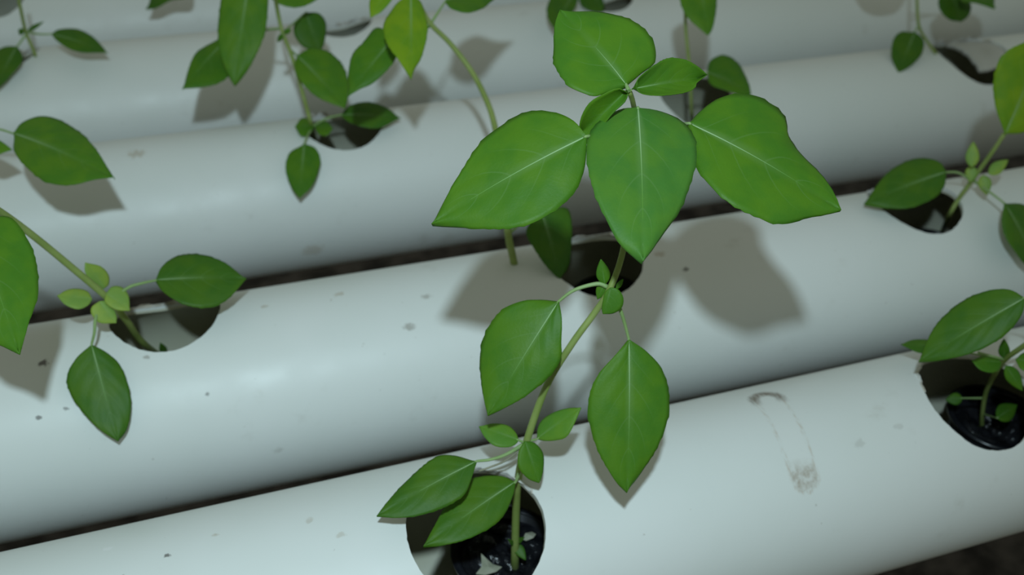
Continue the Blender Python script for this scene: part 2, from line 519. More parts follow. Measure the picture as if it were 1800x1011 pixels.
# plant measurements in millimetres: stem path, and per leaf its base, axis, normal, length, edge outlines, petiole
PLANTS = {
 'A': {"root": (0.1216, -0.0061, 0.0), "r": (2.1, 1.0),
  "stem": [[4.1, 9.1, -20.0], [0.5, 1.9, 4.0], [1.2, 6.1, 32.0], [1.3, 6.4, 55.0], [2.4, 2.7, 81.0], [11.5, 6.9, 108.0], [21.3, 6.4, 130.0], [31.2, 8.4, 143.0], [36.4, 7.5, 155.0], [44.0, 14.7, 168.0], [47.9, 21.7, 193.0], [54.5, 37.5, 212.0], [48.3, 30.1, 226.0], [43.6, 25.6, 234.0]],
  "extra": [('dry_petiole', [[1.9, 3.1, 79.0], [-7.0, 1.5, 74.0], [-14.6, 2.2, 71.0], [-18.9, 3.3, 69.0]], 0.5)],
  "leaves": [
   {"b": [42.6,26.6,236.0],"a": [-0.3242,0.8677,0.3768],"n": [-0.0962,-0.4265,0.8993],"l": 42.5,"L": [[1.0,8.3],[2.2,14.9],[9.3,19.5],[16.4,19.3],[23.5,17.0],[30.1,11.9],[37.5,6.2]],"R": [[2.0,-9.1],[3.2,-16.8],[9.1,-21.0],[16.9,-22.2],[26.2,-18.9],[36.5,-11.2]],"t": 0,"f": 0.08,"d": 0.0,"c": 0,"p": [[42.4,23.8,235.0]]},
   {"b": [43.1,23.0,236.0],"a": [0.9567,0.2699,-0.1092],"n": [0.2719,-0.6943,0.6664],"l": 36.6,"L": [[1.7,2.9],[11.4,6.9],[19.5,8.7],[27.0,7.0],[32.7,3.5]],"R": [[1.1,-3.0],[9.5,-5.3],[21.3,-5.7],[28.3,-4.3],[30.0,-2.5]],"t": 0,"f": 0.2,"d": 0.0,"c": 0.55,"p": []},
   {"b": [41.2,23.0,236.0],"a": [-0.6235,0.1887,-0.7587],"n": [-0.2563,-0.9661,-0.0296],"l": 26.4,"L": [[3.1,1.5],[8.9,1.4],[16.0,2.5],[21.2,2.9],[24.0,2.0]],"R": [[0.8,-4.5],[5.8,-7.0],[11.7,-8.5],[17.6,-6.8],[22.2,-3.6]],"t": 0,"f": 0.2,"d": 0.0,"c": 0.6,"p": []},
   {"b": [23.7,16.9,222.0],"a": [-0.9132,-0.0201,-0.407],"n": [-0.3556,-0.4482,0.8201],"l": 66.3,"L": [[2.7,4.4],[6.7,10.2],[13.3,16.4],[20.9,19.7],[31.3,21.2],[40.8,19.0],[50.5,12.7],[58.9,5.7]],"R": [[1.2,-7.9],[5.4,-14.9],[12.1,-20.7],[19.8,-22.5],[33.5,-20.1],[45.8,-12.9],[56.3,-6.5]],"t": 0,"f": 0.08,"d": -0.02,"c": 0,"p": [[56.9,42.1,208.0],[39.2,29.8,214.0]]},
   {"b": [48.4,26.1,226.0],"a": [-0.3211,-0.863,-0.39],"n": [-0.0267,-0.4033,0.9147],"l": 69.2,"L": [[-1.2,7.7],[3.0,16.5],[11.4,21.2],[21.9,21.5],[32.7,19.2],[45.6,14.5],[56.8,7.7],[64.1,3.4]],"R": [[1.7,-7.0],[8.8,-15.4],[17.6,-19.6],[30.1,-20.3],[42.6,-18.2],[52.4,-14.1],[61.6,-8.8],[66.0,-4.0]],"t": 5,"f": 0.1,"d": 0.0,"c": 0,"p": [[51.4,32.5,218.0]]},
   {"b": [65.9,16.5,222.0],"a": [0.7043,-0.6279,-0.3312],"n": [0.0312,-0.4386,0.8981],"l": 66.4,"L": [[1.6,9.2],[5.7,19.2],[13.9,27.5],[23.1,30.5],[31.4,28.9],[36.4,21.2],[43.9,16.1],[54.7,10.6],[61.8,4.8]],"R": [[4.4,-7.7],[11.8,-17.8],[20.1,-23.6],[28.5,-26.3],[39.8,-24.4],[48.9,-20.1],[56.3,-10.6],[61.6,-5.1]],"t": 0,"f": 0.08,"d": 0.0,"c": 0,"p": [[57.3,42.0,208.0],[64.1,30.1,214.0]]},
   {"b": [16.9,13.8,148.0],"a": [-0.6262,-0.2985,-0.7203],"n": [-0.4747,-0.5869,0.6559],"l": 55.5,"L": [[5.2,5.0],[13.2,9.8],[20.9,13.7],[30.7,12.6],[41.4,8.7],[50.1,3.7]],"R": [[3.4,-6.9],[8.4,-13.7],[16.4,-18.7],[26.4,-19.6],[35.9,-16.9],[44.8,-10.6],[50.9,-5.0]],"t": 0,"f": 0.12,"d": 0.0,"c": 0,"p": [[36.0,8.8,155.0],[32.2,10.9,156.0],[23.3,13.2,153.0]]},
   {"b": [43.2,-1.9,134.0],"a": [-0.1699,-0.557,-0.8129],"n": [-0.1338,-0.8042,0.579],"l": 64.0,"L": [[4.8,7.4],[12.2,14.5],[22.2,17.8],[33.5,17.0],[44.2,13.0],[54.3,7.2],[60.7,2.9]],"R": [[5.4,-5.0],[13.7,-12.7],[21.9,-16.4],[31.4,-17.0],[43.2,-14.0],[52.8,-9.2],[60.1,-4.0]],"t": 0,"f": 0.12,"d": 0.0,"c": 0,"p": [[37.5,7.1,153.0],[39.8,2.6,147.0],[41.7,0.9,141.0]]},
   {"b": [35.0,9.7,156.0],"a": [-0.0993,0.3734,0.9224],"n": [-0.3088,-0.8927,0.3281],"l": 10.8,"L": [[1.3,1.7],[3.9,2.8],[6.6,2.4],[9.2,1.1]],"R": [[1.3,-1.7],[3.8,-2.8],[6.5,-2.4],[9.2,-1.1]],"t": 0,"f": 0.2,"d": 0.0,"c": 0,"p": []},
   {"b": [35.3,10.4,156.0],"a": [-0.3849,-0.1091,-0.9165],"n": [-0.568,-0.7547,0.3284],"l": 7.6,"L": [[0.9,1.4],[2.6,2.3],[4.5,2.0],[6.5,0.9]],"R": [[0.9,-1.4],[2.7,-2.3],[4.6,-2.0],[6.5,-0.9]],"t": 0,"f": 0.2,"d": 0.0,"c": 0,"p": []},
   {"b": [35.0,4.5,158.0],"a": [-0.3311,-0.3132,-0.8901],"n": [-0.3903,-0.8134,0.4314],"l": 11.2,"L": [[-0.3,3.0],[2.5,6.1],[6.7,6.6],[9.9,3.9]],"R": [[2.4,-1.7],[5.8,-1.5],[9.1,-1.1]],"t": 0,"f": 0.12,"d": 0.0,"c": 0,"p": []},
   {"b": [38.3,5.6,156.0],"a": [0.5684,0.0961,0.8171],"n": [-0.5593,-0.6832,0.4695],"l": 4.9,"L": [[0.6,0.6],[1.7,1.0],[2.9,0.9],[4.2,0.4]],"R": [[0.6,-0.6],[1.7,-1.0],[3.0,-0.9],[4.2,-0.4]],"t": 0,"f": 0.2,"d": 0.0,"c": 0,"p": []},
   {"b": [-1.2,3.2,83.0],"a": [-0.8163,0.5535,0.1648],"n": [-0.001,-0.2867,0.958],"l": 18.2,"L": [[0.7,2.7],[3.8,5.4],[9.2,6.6],[14.5,4.0]],"R": [[1.9,-2.9],[6.3,-5.1],[12.6,-3.8]],"t": 3,"f": 0.12,"d": 0.0,"c": 0,"p": [[1.8,2.6,81.0]]},
   {"b": [6.5,0.6,84.0],"a": [0.7483,-0.0995,0.6558],"n": [-0.6517,-0.2944,0.699],"l": 24.4,"L": [[2.7,4.2],[6.8,5.9],[13.0,5.4],[19.1,3.3]],"R": [[2.4,-2.5],[6.8,-5.4],[12.4,-7.3],[18.5,-4.3]],"t": 3,"f": 0.12,"d": 0.0,"c": 0,"p": [[2.8,3.0,81.0]]},
   {"b": [0.8,0.9,84.0],"a": [0.1463,-0.6629,-0.7343],"n": [0.0874,-0.7307,0.6771],"l": 19.1,"L": [[2.4,4.2],[7.8,6.2],[13.7,4.3],[18.1,1.5]],"R": [[3.3,-4.3],[9.5,-6.6],[15.6,-4.1]],"t": 0,"f": 0.12,"d": 0.0,"c": 0,"p": []},
   {"b": [-20.5,2.0,77.0],"a": [-0.9616,-0.1816,-0.2057],"n": [-0.1408,-0.317,0.9379],"l": 48.6,"L": [[6.0,5.9],[12.7,10.9],[22.6,11.2],[32.5,9.3],[41.3,5.5]],"R": [[6.9,-6.9],[13.5,-10.2],[22.4,-9.4],[33.5,-6.6],[42.1,-3.2]],"t": 1,"f": 0.12,"d": 0.0,"c": 0,"p": [[1.8,3.2,80.0],[-7.3,1.2,78.0],[-14.9,0.3,78.0]]},
   {"b": [-2.8,-0.6,61.0],"a": [-0.9333,-0.3111,-0.1792],"n": [-0.0771,-0.314,0.9463],"l": 50.2,"L": [[5.2,4.6],[13.9,9.3],[22.7,10.5],[33.7,8.8],[42.9,4.8]],"R": [[3.8,-5.9],[13.6,-12.0],[22.0,-13.4],[30.7,-9.9],[40.3,-5.0]],"t": 4,"f": 0.12,"d": 0.0,"c": 0,"p": [[1.2,5.2,60.0]]},
   {"b": [0.8,4.0,12.0],"a": [0.2964,-0.8567,-0.4221],"n": [-0.1993,-0.4877,0.8499],"l": 9.5,"L": [[1.2,1.5],[3.4,2.4],[5.7,2.1],[8.1,1.0]],"R": [[1.1,-1.5],[3.3,-2.4],[5.7,-2.1],[8.0,-1.0]],"t": 1,"f": 0.2,"d": 0.0,"c": 0,"p": []},
   {"b": [0.8,4.0,12.0],"a": [0.315,-0.4406,0.8406],"n": [-0.947,-0.2044,0.2477],"l": 9.5,"L": [[0.8,0.8],[2.9,1.4],[5.3,1.2],[7.9,0.5]],"R": [[1.5,-0.8],[3.9,-1.4],[6.2,-1.1],[8.3,-0.5]],"t": 1,"f": 0.2,"d": 0.0,"c": 0,"p": []},
   {"b": [0.3,2.4,12.0],"a": [-0.4633,-0.1352,0.8758],"n": [0.515,-0.8454,0.1419],"l": 9.1,"L": [[1.4,0.7],[3.7,1.1],[5.9,0.9],[8.0,0.4]],"R": [[0.8,-0.7],[2.7,-1.1],[5.1,-0.9],[7.6,-0.4]],"t": 1,"f": 0.2,"d": 0.0,"c": 0,"p": []},
  ]},
 'B': {"root": (-0.0286, 0.2508, -0.03), "r": (2.0, 1.6),
  "stem": [[2.9, -12.1, -10.0], [-4.1, -67.1, 50.0], [-8.2, -79.5, 70.0], [-10.7, -88.1, 88.0], [-16.1, -96.8, 110.0], [-29.7, -99.8, 136.0], [-40.9, -106.4, 160.0], [-49.1, -116.2, 180.0], [-57.0, -129.4, 200.0]],
  "extra": [],
  "leaves": [
   {"b": [-57.6,-128.0,185.0],"a": [0.1959,-0.9176,-0.3459],"n": [0.0133,-0.3502,0.9366],"l": 72.3,"L": [[4.3,12.8],[16.3,16.7],[27.8,17.6],[39.6,15.8],[50.3,12.3],[58.7,7.4],[64.7,4.3]],"R": [[8.8,-14.3],[25.0,-20.1],[43.8,-17.8],[57.6,-12.5],[65.0,-5.7]],"t": 0,"f": 0.12,"d": 0.0,"c": 0,"p": [[-55.3,-129.3,198.0]]},
   {"b": [7.9,-91.8,113.0],"a": [0.9893,-0.0613,-0.1326],"n": [0.1089,-0.2958,0.949],"l": 45.2,"L": [[3.2,8.5],[10.4,16.0],[20.5,17.4],[31.9,12.2],[40.3,5.1]],"R": [[3.8,-8.2],[12.4,-16.1],[23.5,-18.3],[33.5,-14.6],[41.1,-6.3]],"t": 1,"f": 0.12,"d": 0.0,"c": 0,"p": [[-14.9,-97.3,109.0],[-5.7,-95.8,114.0],[1.4,-95.2,115.0]]},
   {"b": [-27.0,-114.0,96.0],"a": [0.1022,-0.7661,-0.6345],"n": [0.043,-0.6338,0.7723],"l": 50.4,"L": [[5.5,5.5],[13.2,10.1],[24.1,11.5],[34.8,10.4],[45.3,5.9]],"R": [[4.8,-8.2],[11.9,-14.4],[20.5,-15.4],[32.1,-11.8],[42.6,-6.4]],"t": 1,"f": 0.12,"d": 0.0,"c": 0,"p": [[-19.8,-98.0,108.0],[-22.9,-107.7,107.0],[-24.5,-112.5,102.0]]},
   {"b": [-17.1,-93.1,114.0],"a": [-0.3397,0.0924,0.936],"n": [0.5993,-0.7457,0.2911],"l": 17.1,"L": [[1.9,3.0],[8.7,3.8],[14.2,2.7]],"R": [[-0.1,-3.2],[4.0,-6.0],[10.4,-5.2]],"t": 2,"f": 0.12,"d": 0.0,"c": 0,"p": []},
   {"b": [-23.2,-99.3,113.0],"a": [-0.9494,0.031,0.3124],"n": [0.2881,-0.3097,0.9061],"l": 16.0,"L": [[1.7,4.1],[6.2,7.1],[12.1,5.1]],"R": [[2.1,-4.3],[6.7,-5.5],[11.8,-4.1]],"t": 2,"f": 0.12,"d": 0.0,"c": 0,"p": []},
   {"b": [-16.2,-97.8,114.0],"a": [0.6706,-0.5573,-0.4895],"n": [0.2177,-0.483,0.8481],"l": 14.3,"L": [[-0.5,4.7],[3.2,7.6],[8.7,6.0]],"R": [[2.2,-3.9],[6.7,-4.6],[10.7,-3.2]],"t": 2,"f": 0.12,"d": 0.0,"c": 0,"p": []},
   {"b": [-19.9,-100.8,112.0],"a": [0.4329,-0.5042,-0.7472],"n": [0.301,-0.7005,0.6471],"l": 13.4,"L": [[1.7,2.5],[6.8,3.1],[10.7,2.3]],"R": [[0.2,-4.8],[3.2,-7.0],[8.8,-6.4]],"t": 2,"f": 0.12,"d": 0.0,"c": 0,"p": []},
   {"b": [2.7,-50.0,30.0],"a": [-0.079,-0.3291,0.941],"n": [0.2738,-0.9148,-0.297],"l": 12.8,"L": [[1.7,1.4],[4.7,2.2],[7.8,1.9],[10.9,0.9]],"R": [[1.4,-1.4],[4.3,-2.2],[7.6,-1.9],[10.8,-0.9]],"t": 1,"f": 0.2,"d": 0.0,"c": 0,"p": []},
  ]},
 'C': {"root": (-0.157, 0.345, -0.03), "r": (1.8, 1.3),
  "stem": [[-35.2, 92.5, 0.0], [1.2, -9.0, 90.0], [23.0, -22.2, 120.0], [41.8, -41.5, 140.0], [53.6, -60.6, 170.0]],
  "extra": [],
  "leaves": [
   {"b": [68.8,-44.4,133.0],"a": [0.6547,-0.755,-0.0369],"n": [-0.1209,-0.1528,0.9808],"l": 81.4,"L": [[-2.4,9.0],[3.6,19.0],[17.1,22.0],[36.4,19.3],[55.0,12.4],[72.2,4.3]],"R": [[12.6,-10.7],[26.9,-17.2],[42.4,-20.8],[53.6,-20.7],[65.6,-15.2],[73.0,-7.3]],"t": 8,"f": 0.12,"d": 0.0,"c": 0,"p": [[39.7,-39.2,138.0],[56.2,-41.6,137.0],[62.4,-41.5,135.0]]},
   {"b": [46.6,-42.4,135.0],"a": [0.7865,-0.5886,-0.1869],"n": [0.0078,-0.2932,0.956],"l": 26.8,"L": [[4.5,4.1],[14.9,2.9],[21.4,1.7]],"R": [[10.2,-8.5],[20.4,-9.6],[24.6,-3.7]],"t": 8,"f": 0.12,"d": 0.0,"c": 0,"p": [[39.7,-39.2,138.0]]},
  ]},
 'D': {"root": (-0.098, 0.515, -0.03), "r": (1.6, 1.2),
  "stem": [[-17.3, 159.3, 0.0], [6.1, 14.7, 80.0], [6.0, 11.1, 92.0], [4.6, 10.5, 104.0], [6.3, 0.8, 128.0], [7.4, -0.5, 150.0]],
  "extra": [],
  "leaves": [
   {"b": [24.0,-6.9,107.0],"a": [0.8319,-0.5179,-0.1992],"n": [0.035,-0.3094,0.9503],"l": 45.2,"L": [[2.4,7.1],[12.7,13.4],[25.8,10.8],[38.6,4.4]],"R": [[7.3,-5.5],[18.5,-8.9],[29.5,-8.2],[38.0,-4.5]],"t": 1,"f": 0.12,"d": 0.0,"c": 0,"p": [[5.0,9.3,104.0],[15.3,-2.4,106.0]]},
   {"b": [-3.0,1.8,96.0],"a": [-0.3879,-0.8392,-0.3812],"n": [-0.0485,-0.3944,0.9176],"l": 42.0,"L": [[7.4,6.4],[17.9,8.8],[31.4,4.6]],"R": [[3.3,-9.5],[14.2,-16.3],[30.6,-12.5]],"t": 1,"f": 0.12,"d": 0.0,"c": 0,"p": [[4.6,9.8,102.0]]},
   {"b": [6.1,7.7,105.0],"a": [0.8363,-0.2348,0.4954],"n": [-0.4357,-0.8331,0.3406],"l": 16.1,"L": [[1.9,1.0],[5.7,1.6],[9.7,1.4],[13.7,0.6]],"R": [[1.9,-1.0],[5.7,-1.6],[9.7,-1.4],[13.7,-0.6]],"t": 1,"f": 0.2,"d": 0.0,"c": 0,"p": []},
   {"b": [2.7,14.1,105.0],"a": [-0.5296,-0.0934,-0.8431],"n": [-0.1535,-0.9669,0.2036],"l": 5.9,"L": [[0.6,1.4],[1.9,2.3],[3.4,2.0],[5.0,0.9]],"R": [[0.8,-1.4],[2.2,-2.3],[3.7,-2.0],[5.1,-0.9]],"t": 1,"f": 0.2,"d": 0.0,"c": 0,"p": []},
  ]},
 'E': {"root": (0.118, 0.345, -0.03), "r": (1.7, 1.3),
  "stem": [[-3.9, 125.0, 0.0], [-24.3, 10.7, 85.0], [-26.7, 19.1, 102.0], [-29.8, 25.9, 123.0], [-32.9, 28.3, 137.0], [-35.9, 32.3, 148.0], [-37.1, 38.1, 162.0], [-40.3, 19.0, 187.0]],
  "extra": [],
  "leaves": [
   {"b": [-51.0,51.2,182.0],"a": [-0.2973,-0.6058,-0.738],"n": [-0.1872,-0.721,0.6672],"l": 77.2,"L": [[6.2,11.5],[23.6,14.9],[41.4,15.1],[61.1,9.1],[72.5,3.1]],"R": [[8.1,-14.0],[26.3,-16.8],[49.5,-14.3],[64.4,-8.5],[72.7,-3.6]],"t": 8,"f": 0.12,"d": 0.0,"c": 0,"p": [[-40.3,19.0,187.0]]},
   {"b": [-65.0,67.6,135.0],"a": [-0.6332,-0.7398,-0.2275],"n": [-0.0034,-0.2913,0.9566],"l": 65.9,"L": [[11.5,12.6],[33.5,21.1],[49.4,17.5],[58.8,9.0]],"R": [[7.1,-4.8],[28.6,-10.6],[48.2,-6.3]],"t": 0,"f": 0.12,"d": 0.0,"c": 0,"p": [[-36.2,34.9,149.0]]},
   {"b": [-13.8,68.6,145.0],"a": [0.1643,-0.5718,-0.8037],"n": [0.125,-0.7962,0.592],"l": 28.6,"L": [[2.5,9.2],[10.3,12.1],[20.0,8.3],[26.3,4.3]],"R": [[4.6,-9.4],[12.9,-13.2],[21.9,-10.7],[26.0,-5.6]],"t": 6,"f": 0.12,"d": 0.0,"c": 0,"p": [[-35.7,31.7,147.0]]},
   {"b": [-27.6,30.6,130.0],"a": [0.4292,-0.8061,-0.4074],"n": [0.0689,-0.4205,0.9047],"l": 54.0,"L": [[-0.2,11.3],[6.9,20.7],[20.2,23.0],[35.7,17.1],[48.7,6.5]],"R": [[6.3,-6.5],[17.9,-11.7],[32.8,-10.8],[45.0,-5.7]],"t": 8,"f": 0.12,"d": 0.0,"c": 0,"p": [[-32.9,28.3,137.0]]},
   {"b": [-35.1,51.3,170.0],"a": [0.9884,-0.0153,-0.1508],"n": [0.1398,-0.2924,0.946],"l": 33.1,"L": [[5.6,14.4],[15.9,18.9],[26.7,10.6]],"R": [[-4.0,-11.4],[3.7,-16.7],[15.3,-16.1],[25.9,-9.5]],"t": 8,"f": 0.12,"d": 0.0,"c": 0,"p": []},
   {"b": [-22.7,8.3,86.0],"a": [-0.9249,-0.2726,0.2652],"n": [0.3259,-0.2086,0.9221],"l": 15.1,"L": [[7.0,7.8],[14.6,10.1]],"R": [[0.4,-7.3],[6.6,-8.5]],"t": 8,"f": 0.12,"d": 0.0,"c": 0,"p": []},
   {"b": [-22.7,8.3,86.0],"a": [0.7277,-0.6731,0.1322],"n": [-0.2458,-0.0759,0.9663],"l": 15.1,"L": [[-0.4,6.5],[6.8,6.4]],"R": [[7.8,-7.7],[14.8,-7.8]],"t": 8,"f": 0.12,"d": 0.0,"c": 0,"p": []},
   {"b": [-33.9,-14.2,86.0],"a": [-0.256,-0.8527,-0.4554],"n": [-0.0499,-0.4588,0.8871],"l": 43.9,"L": [[3.2,7.1],[9.8,11.0],[17.6,11.8],[33.7,7.6]],"R": [[7.1,-8.3],[16.0,-11.0],[25.0,-10.4],[36.8,-5.4]],"t": 0,"f": 0.12,"d": 0.0,"c": 0,"p": [[-24.4,8.1,85.0],[-30.6,-6.9,87.0]]},
   {"b": [-4.5,1.5,96.0],"a": [0.9773,-0.1887,-0.0968],"n": [0.0376,-0.2948,0.9548],"l": 41.3,"L": [[6.0,9.7],[18.0,14.8],[31.2,9.5]],"R": [[4.7,-7.0],[13.7,-11.3],[26.7,-10.2]],"t": 6,"f": 0.12,"d": 0.0,"c": 0,"p": [[-24.2,8.7,86.0],[-14.1,4.6,93.0]]},
   {"b": [-36.3,27.5,148.0],"a": [-0.306,0.5775,-0.7569],"n": [-0.7503,-0.6356,-0.1816],"l": 10.6,"L": [[0.9,1.1],[3.0,1.7],[5.8,1.5],[8.7,0.7]],"R": [[1.6,-1.1],[4.3,-1.7],[6.9,-1.5],[9.2,-0.7]],"t": 8,"f": 0.2,"d": 0.0,"c": 0,"p": []},
   {"b": [-35.2,29.2,148.0],"a": [0.5852,-0.6257,0.5158],"n": [-0.8054,-0.5225,0.2799],"l": 7.8,"L": [[0.6,1.2],[2.3,1.9],[4.3,1.6],[6.4,0.8]],"R": [[1.2,-1.2],[3.2,-1.9],[5.1,-1.6],[6.8,-0.8]],"t": 8,"f": 0.2,"d": 0.0,"c": 0,"p": []},
  ]},
 'F': {"root": (0.1754, 0.1535, 0.0549), "r": (2.2, 1.5),
  "stem": [[0.7, 1.8, -1.4], [-2.1, 1.5, 11.1], [-4.9, 2.1, 25.1], [3.6, 40.2, 43.1], [9.2, 73.4, 57.1], [8.5, 92.1, 67.1], [4.3, 108.5, 77.1], [-6.0, 117.5, 91.1], [-17.1, 120.3, 103.1], [-24.8, 120.0, 117.1]],
  "extra": [],
  "leaves": [
   {"b": [-28.0,124.8,120.1],"a": [-0.2306,-0.8706,-0.4347],"n": [-0.0389,-0.4381,0.8981],"l": 62.1,"L": [[3.1,5.4],[12.6,8.0],[28.9,9.5],[46.1,6.0],[54.6,2.0]],"R": [[5.0,-6.7],[12.5,-11.4],[24.5,-16.0],[39.2,-13.9],[51.9,-6.1]],"t": 7,"f": 0.12,"d": 0.0,"c": 0,"p": [[-24.1,118.7,115.1]]},
   {"b": [-36.8,126.8,95.1],"a": [-0.7216,-0.4809,-0.498],"n": [-0.2598,-0.4786,0.8387],"l": 50.2,"L": [[6.7,6.9],[18.7,10.3],[34.3,7.5],[41.7,3.5]],"R": [[1.6,-13.9],[14.6,-14.0],[25.4,-14.7],[37.5,-9.3]],"t": 0,"f": 0.12,"d": 0.0,"c": 0,"p": [[-17.1,120.3,103.1],[-28.2,121.4,100.1]]},
   {"b": [-36.6,134.6,123.1],"a": [-0.6762,-0.5276,-0.5142],"n": [-0.2452,-0.497,0.8324],"l": 25.3,"L": [[6.6,4.8],[18.2,4.0]],"R": [[6.4,-6.1],[15.6,-6.4]],"t": 7,"f": 0.12,"d": 0.0,"c": 0,"p": [[-24.8,120.0,117.1]]},
   {"b": [-3.9,133.6,111.1],"a": [0.819,0.553,-0.1529],"n": [0.2627,-0.1244,0.9568],"l": 71.9,"L": [[22.6,13.8],[45.7,15.9],[55.4,6.1]],"R": [[-4.9,-9.1],[1.0,-16.9],[17.4,-15.7],[37.0,-9.3]],"t": 0,"f": 0.12,"d": 0.0,"c": 0,"p": [[-17.1,120.3,103.1],[-12.0,124.5,107.1]]},
   {"b": [15.3,5.1,35.1],"a": [0.138,-0.5461,-0.8263],"n": [0.1133,-0.8201,0.5609],"l": 41.1,"L": [[2.9,16.2],[11.6,16.9],[22.5,13.1],[35.7,7.8]],"R": [[8.3,-11.9],[20.6,-10.2],[32.0,-6.3]],"t": 6,"f": 0.12,"d": 0.0,"c": 0,"p": [[-4.8,2.4,24.1],[5.5,1.8,33.1]]},
   {"b": [-17.1,120.3,103.1],"a": [-0.6857,0.2198,-0.6939],"n": [-0.5565,-0.7728,0.3052],"l": 4.3,"L": [[0.5,0.8],[1.4,1.4],[2.5,1.2],[3.6,0.5]],"R": [[0.6,-0.8],[1.6,-1.4],[2.7,-1.2],[3.7,-0.5]],"t": 0,"f": 0.2,"d": 0.0,"c": 0,"p": []},
  ]},
 'G': {"root": (0.388, 0.338, -0.03), "r": (1.5, 1.2),
  "stem": [[57.8, 87.2, 0.0], [-9.2, -16.3, 75.0], [-20.9, -24.0, 113.0], [-19.8, -11.9, 130.0], [-20.4, -5.4, 145.0], [-16.3, 8.9, 165.0]],
  "extra": [],
  "leaves": [
   {"b": [-13.0,-35.0,118.0],"a": [0.678,-0.6983,-0.2294],"n": [0.0129,-0.3007,0.9536],"l": 34.9,"L": [[-3.7,14.3],[3.7,26.0],[16.4,24.5],[28.3,12.2]],"R": [[6.4,-8.7],[17.2,-10.5],[28.2,-6.1]],"t": 0,"f": 0.12,"d": 0.0,"c": 0,"p": [[-22.0,-26.5,112.0]]},
   {"b": [-13.2,1.8,180.0],"a": [-0.1644,-0.8089,-0.5645],"n": [-0.0533,-0.5642,0.8239],"l": 53.1,"L": [[9.2,11.6],[24.4,11.3],[37.7,7.9],[48.9,3.6]],"R": [[10.1,-15.2],[25.3,-17.0],[36.8,-13.6],[45.9,-6.5]],"t": 8,"f": 0.12,"d": 0.0,"c": 0,"p": [[-16.3,8.9,165.0]]},
  ]},
 'H': {"root": (0.389, 0.515, -0.03), "r": (1.5, 1.2),
  "stem": [[74.1, 153.3, 0.0], [4.9, 15.4, 80.0], [-4.2, 17.7, 95.0], [-15.1, 15.1, 110.0]],
  "extra": [],
  "leaves": [
   {"b": [-33.7,-10.7,108.0],"a": [-0.6367,-0.7198,-0.2765],"n": [-0.037,-0.3297,0.9434],"l": 57.9,"L": [[17.5,6.4],[33.6,7.1],[48.7,4.9]],"R": [[12.4,-14.1],[34.1,-15.4],[48.7,-9.3]],"t": 1,"f": 0.12,"d": 0.0,"c": 0,"p": [[-15.1,10.5,108.0]]},
   {"b": [-9.0,13.2,96.0],"a": [0.1662,-0.8076,-0.5659],"n": [0.0542,-0.5655,0.8229],"l": 24.7,"L": [[6.4,6.0],[17.3,4.9]],"R": [[2.8,-14.7],[13.3,-17.4],[21.1,-10.3]],"t": 6,"f": 0.12,"d": 0.0,"c": 0,"p": []},
  ]},
 'I': {"root": (0.655, 0.338, -0.03), "r": (1.5, 1.2),
  "stem": [[106.4, 131.4, 0.0], [-21.5, 18.8, 80.0], [-31.1, 27.2, 92.0], [-41.6, 29.2, 105.0], [-38.8, 43.0, 122.0], [-32.0, 60.1, 140.0]],
  "extra": [],
  "leaves": [
   {"b": [-48.2,24.5,102.0],"a": [-0.6521,-0.5921,-0.4735],"n": [-0.1927,-0.4746,0.8589],"l": 46.5,"L": [[4.8,8.5],[17.7,12.1],[35.3,7.3]],"R": [[5.0,-10.0],[16.0,-13.9],[32.0,-10.2]],"t": 1,"f": 0.12,"d": 0.0,"c": 0,"p": [[-41.6,29.2,105.0]]},
   {"b": [-0.9,50.5,125.0],"a": [0.0858,-0.7462,-0.6602],"n": [0.0395,-0.6596,0.7506],"l": 30.3,"L": [[5.6,14.8],[16.8,16.7],[26.5,9.5]],"R": [[6.4,-14.5],[17.9,-16.6],[27.3,-11.4]],"t": 6,"f": 0.12,"d": 0.0,"c": 0,"p": [[-38.2,45.5,126.0]]},
   {"b": [1.4,39.2,130.0],"a": [-0.0112,-0.9999,0.0],"n": [0.0034,-0.0,1.0],"l": 42.7,"L": [[-2.7,20.0],[17.1,18.7]],"R": [[24.8,-19.5],[33.8,-12.3]],"t": 0,"f": 0.12,"d": 0.0,"c": 0,"p": [[-37.7,48.0,130.0]]},
   {"b": [-37.4,58.4,142.0],"a": [-0.7519,0.6032,-0.2662],"n": [-0.3564,-0.0321,0.9338],"l": 45.1,"L": [[6.5,22.0],[19.7,28.0],[33.7,19.5]],"R": [[8.0,-22.0],[22.3,-29.6],[35.7,-16.0]],"t": 0,"f": 0.12,"d": 0.0,"c": 0,"p": []},
  ]},
 'J': {"root": (0.5548, 0.2149, -0.02), "r": (1.8, 1.3),
  "stem": [[-10.1, -9.5, 0.0], [-74.9, -70.4, 65.0], [-74.8, -73.1, 80.0], [-72.3, -75.2, 93.0], [-68.8, -76.9, 107.0], [-67.5, -79.8, 120.0], [-67.3, -82.7, 132.0]],
  "extra": [],
  "leaves": [
   {"b": [-67.0,-82.8,132.0],"a": [0.3341,0.2686,0.9034],"n": [-0.2838,-0.8854,0.3682],"l": 62.0,"L": [[12.0,10.5],[26.0,18.2],[39.3,21.5],[47.8,18.6],[55.0,10.3]],"R": [[4.5,-11.3],[15.5,-22.1],[33.6,-22.7],[52.5,-13.7]],"t": 7,"f": 0.12,"d": 0.0,"c": 0,"p": []},
   {"b": [-93.0,-72.9,103.0],"a": [-0.9595,0.0477,-0.2776],"n": [-0.2794,-0.2854,0.9168],"l": 57.6,"L": [[6.7,8.8],[18.3,14.7],[34.7,15.7],[47.3,8.8]],"R": [[-0.4,-8.5],[7.4,-16.3],[18.3,-18.5],[32.7,-14.7],[47.7,-6.2]],"t": 1,"f": 0.12,"d": 0.0,"c": 0,"p": [[-72.1,-75.7,95.0],[-84.0,-74.3,102.0]]},
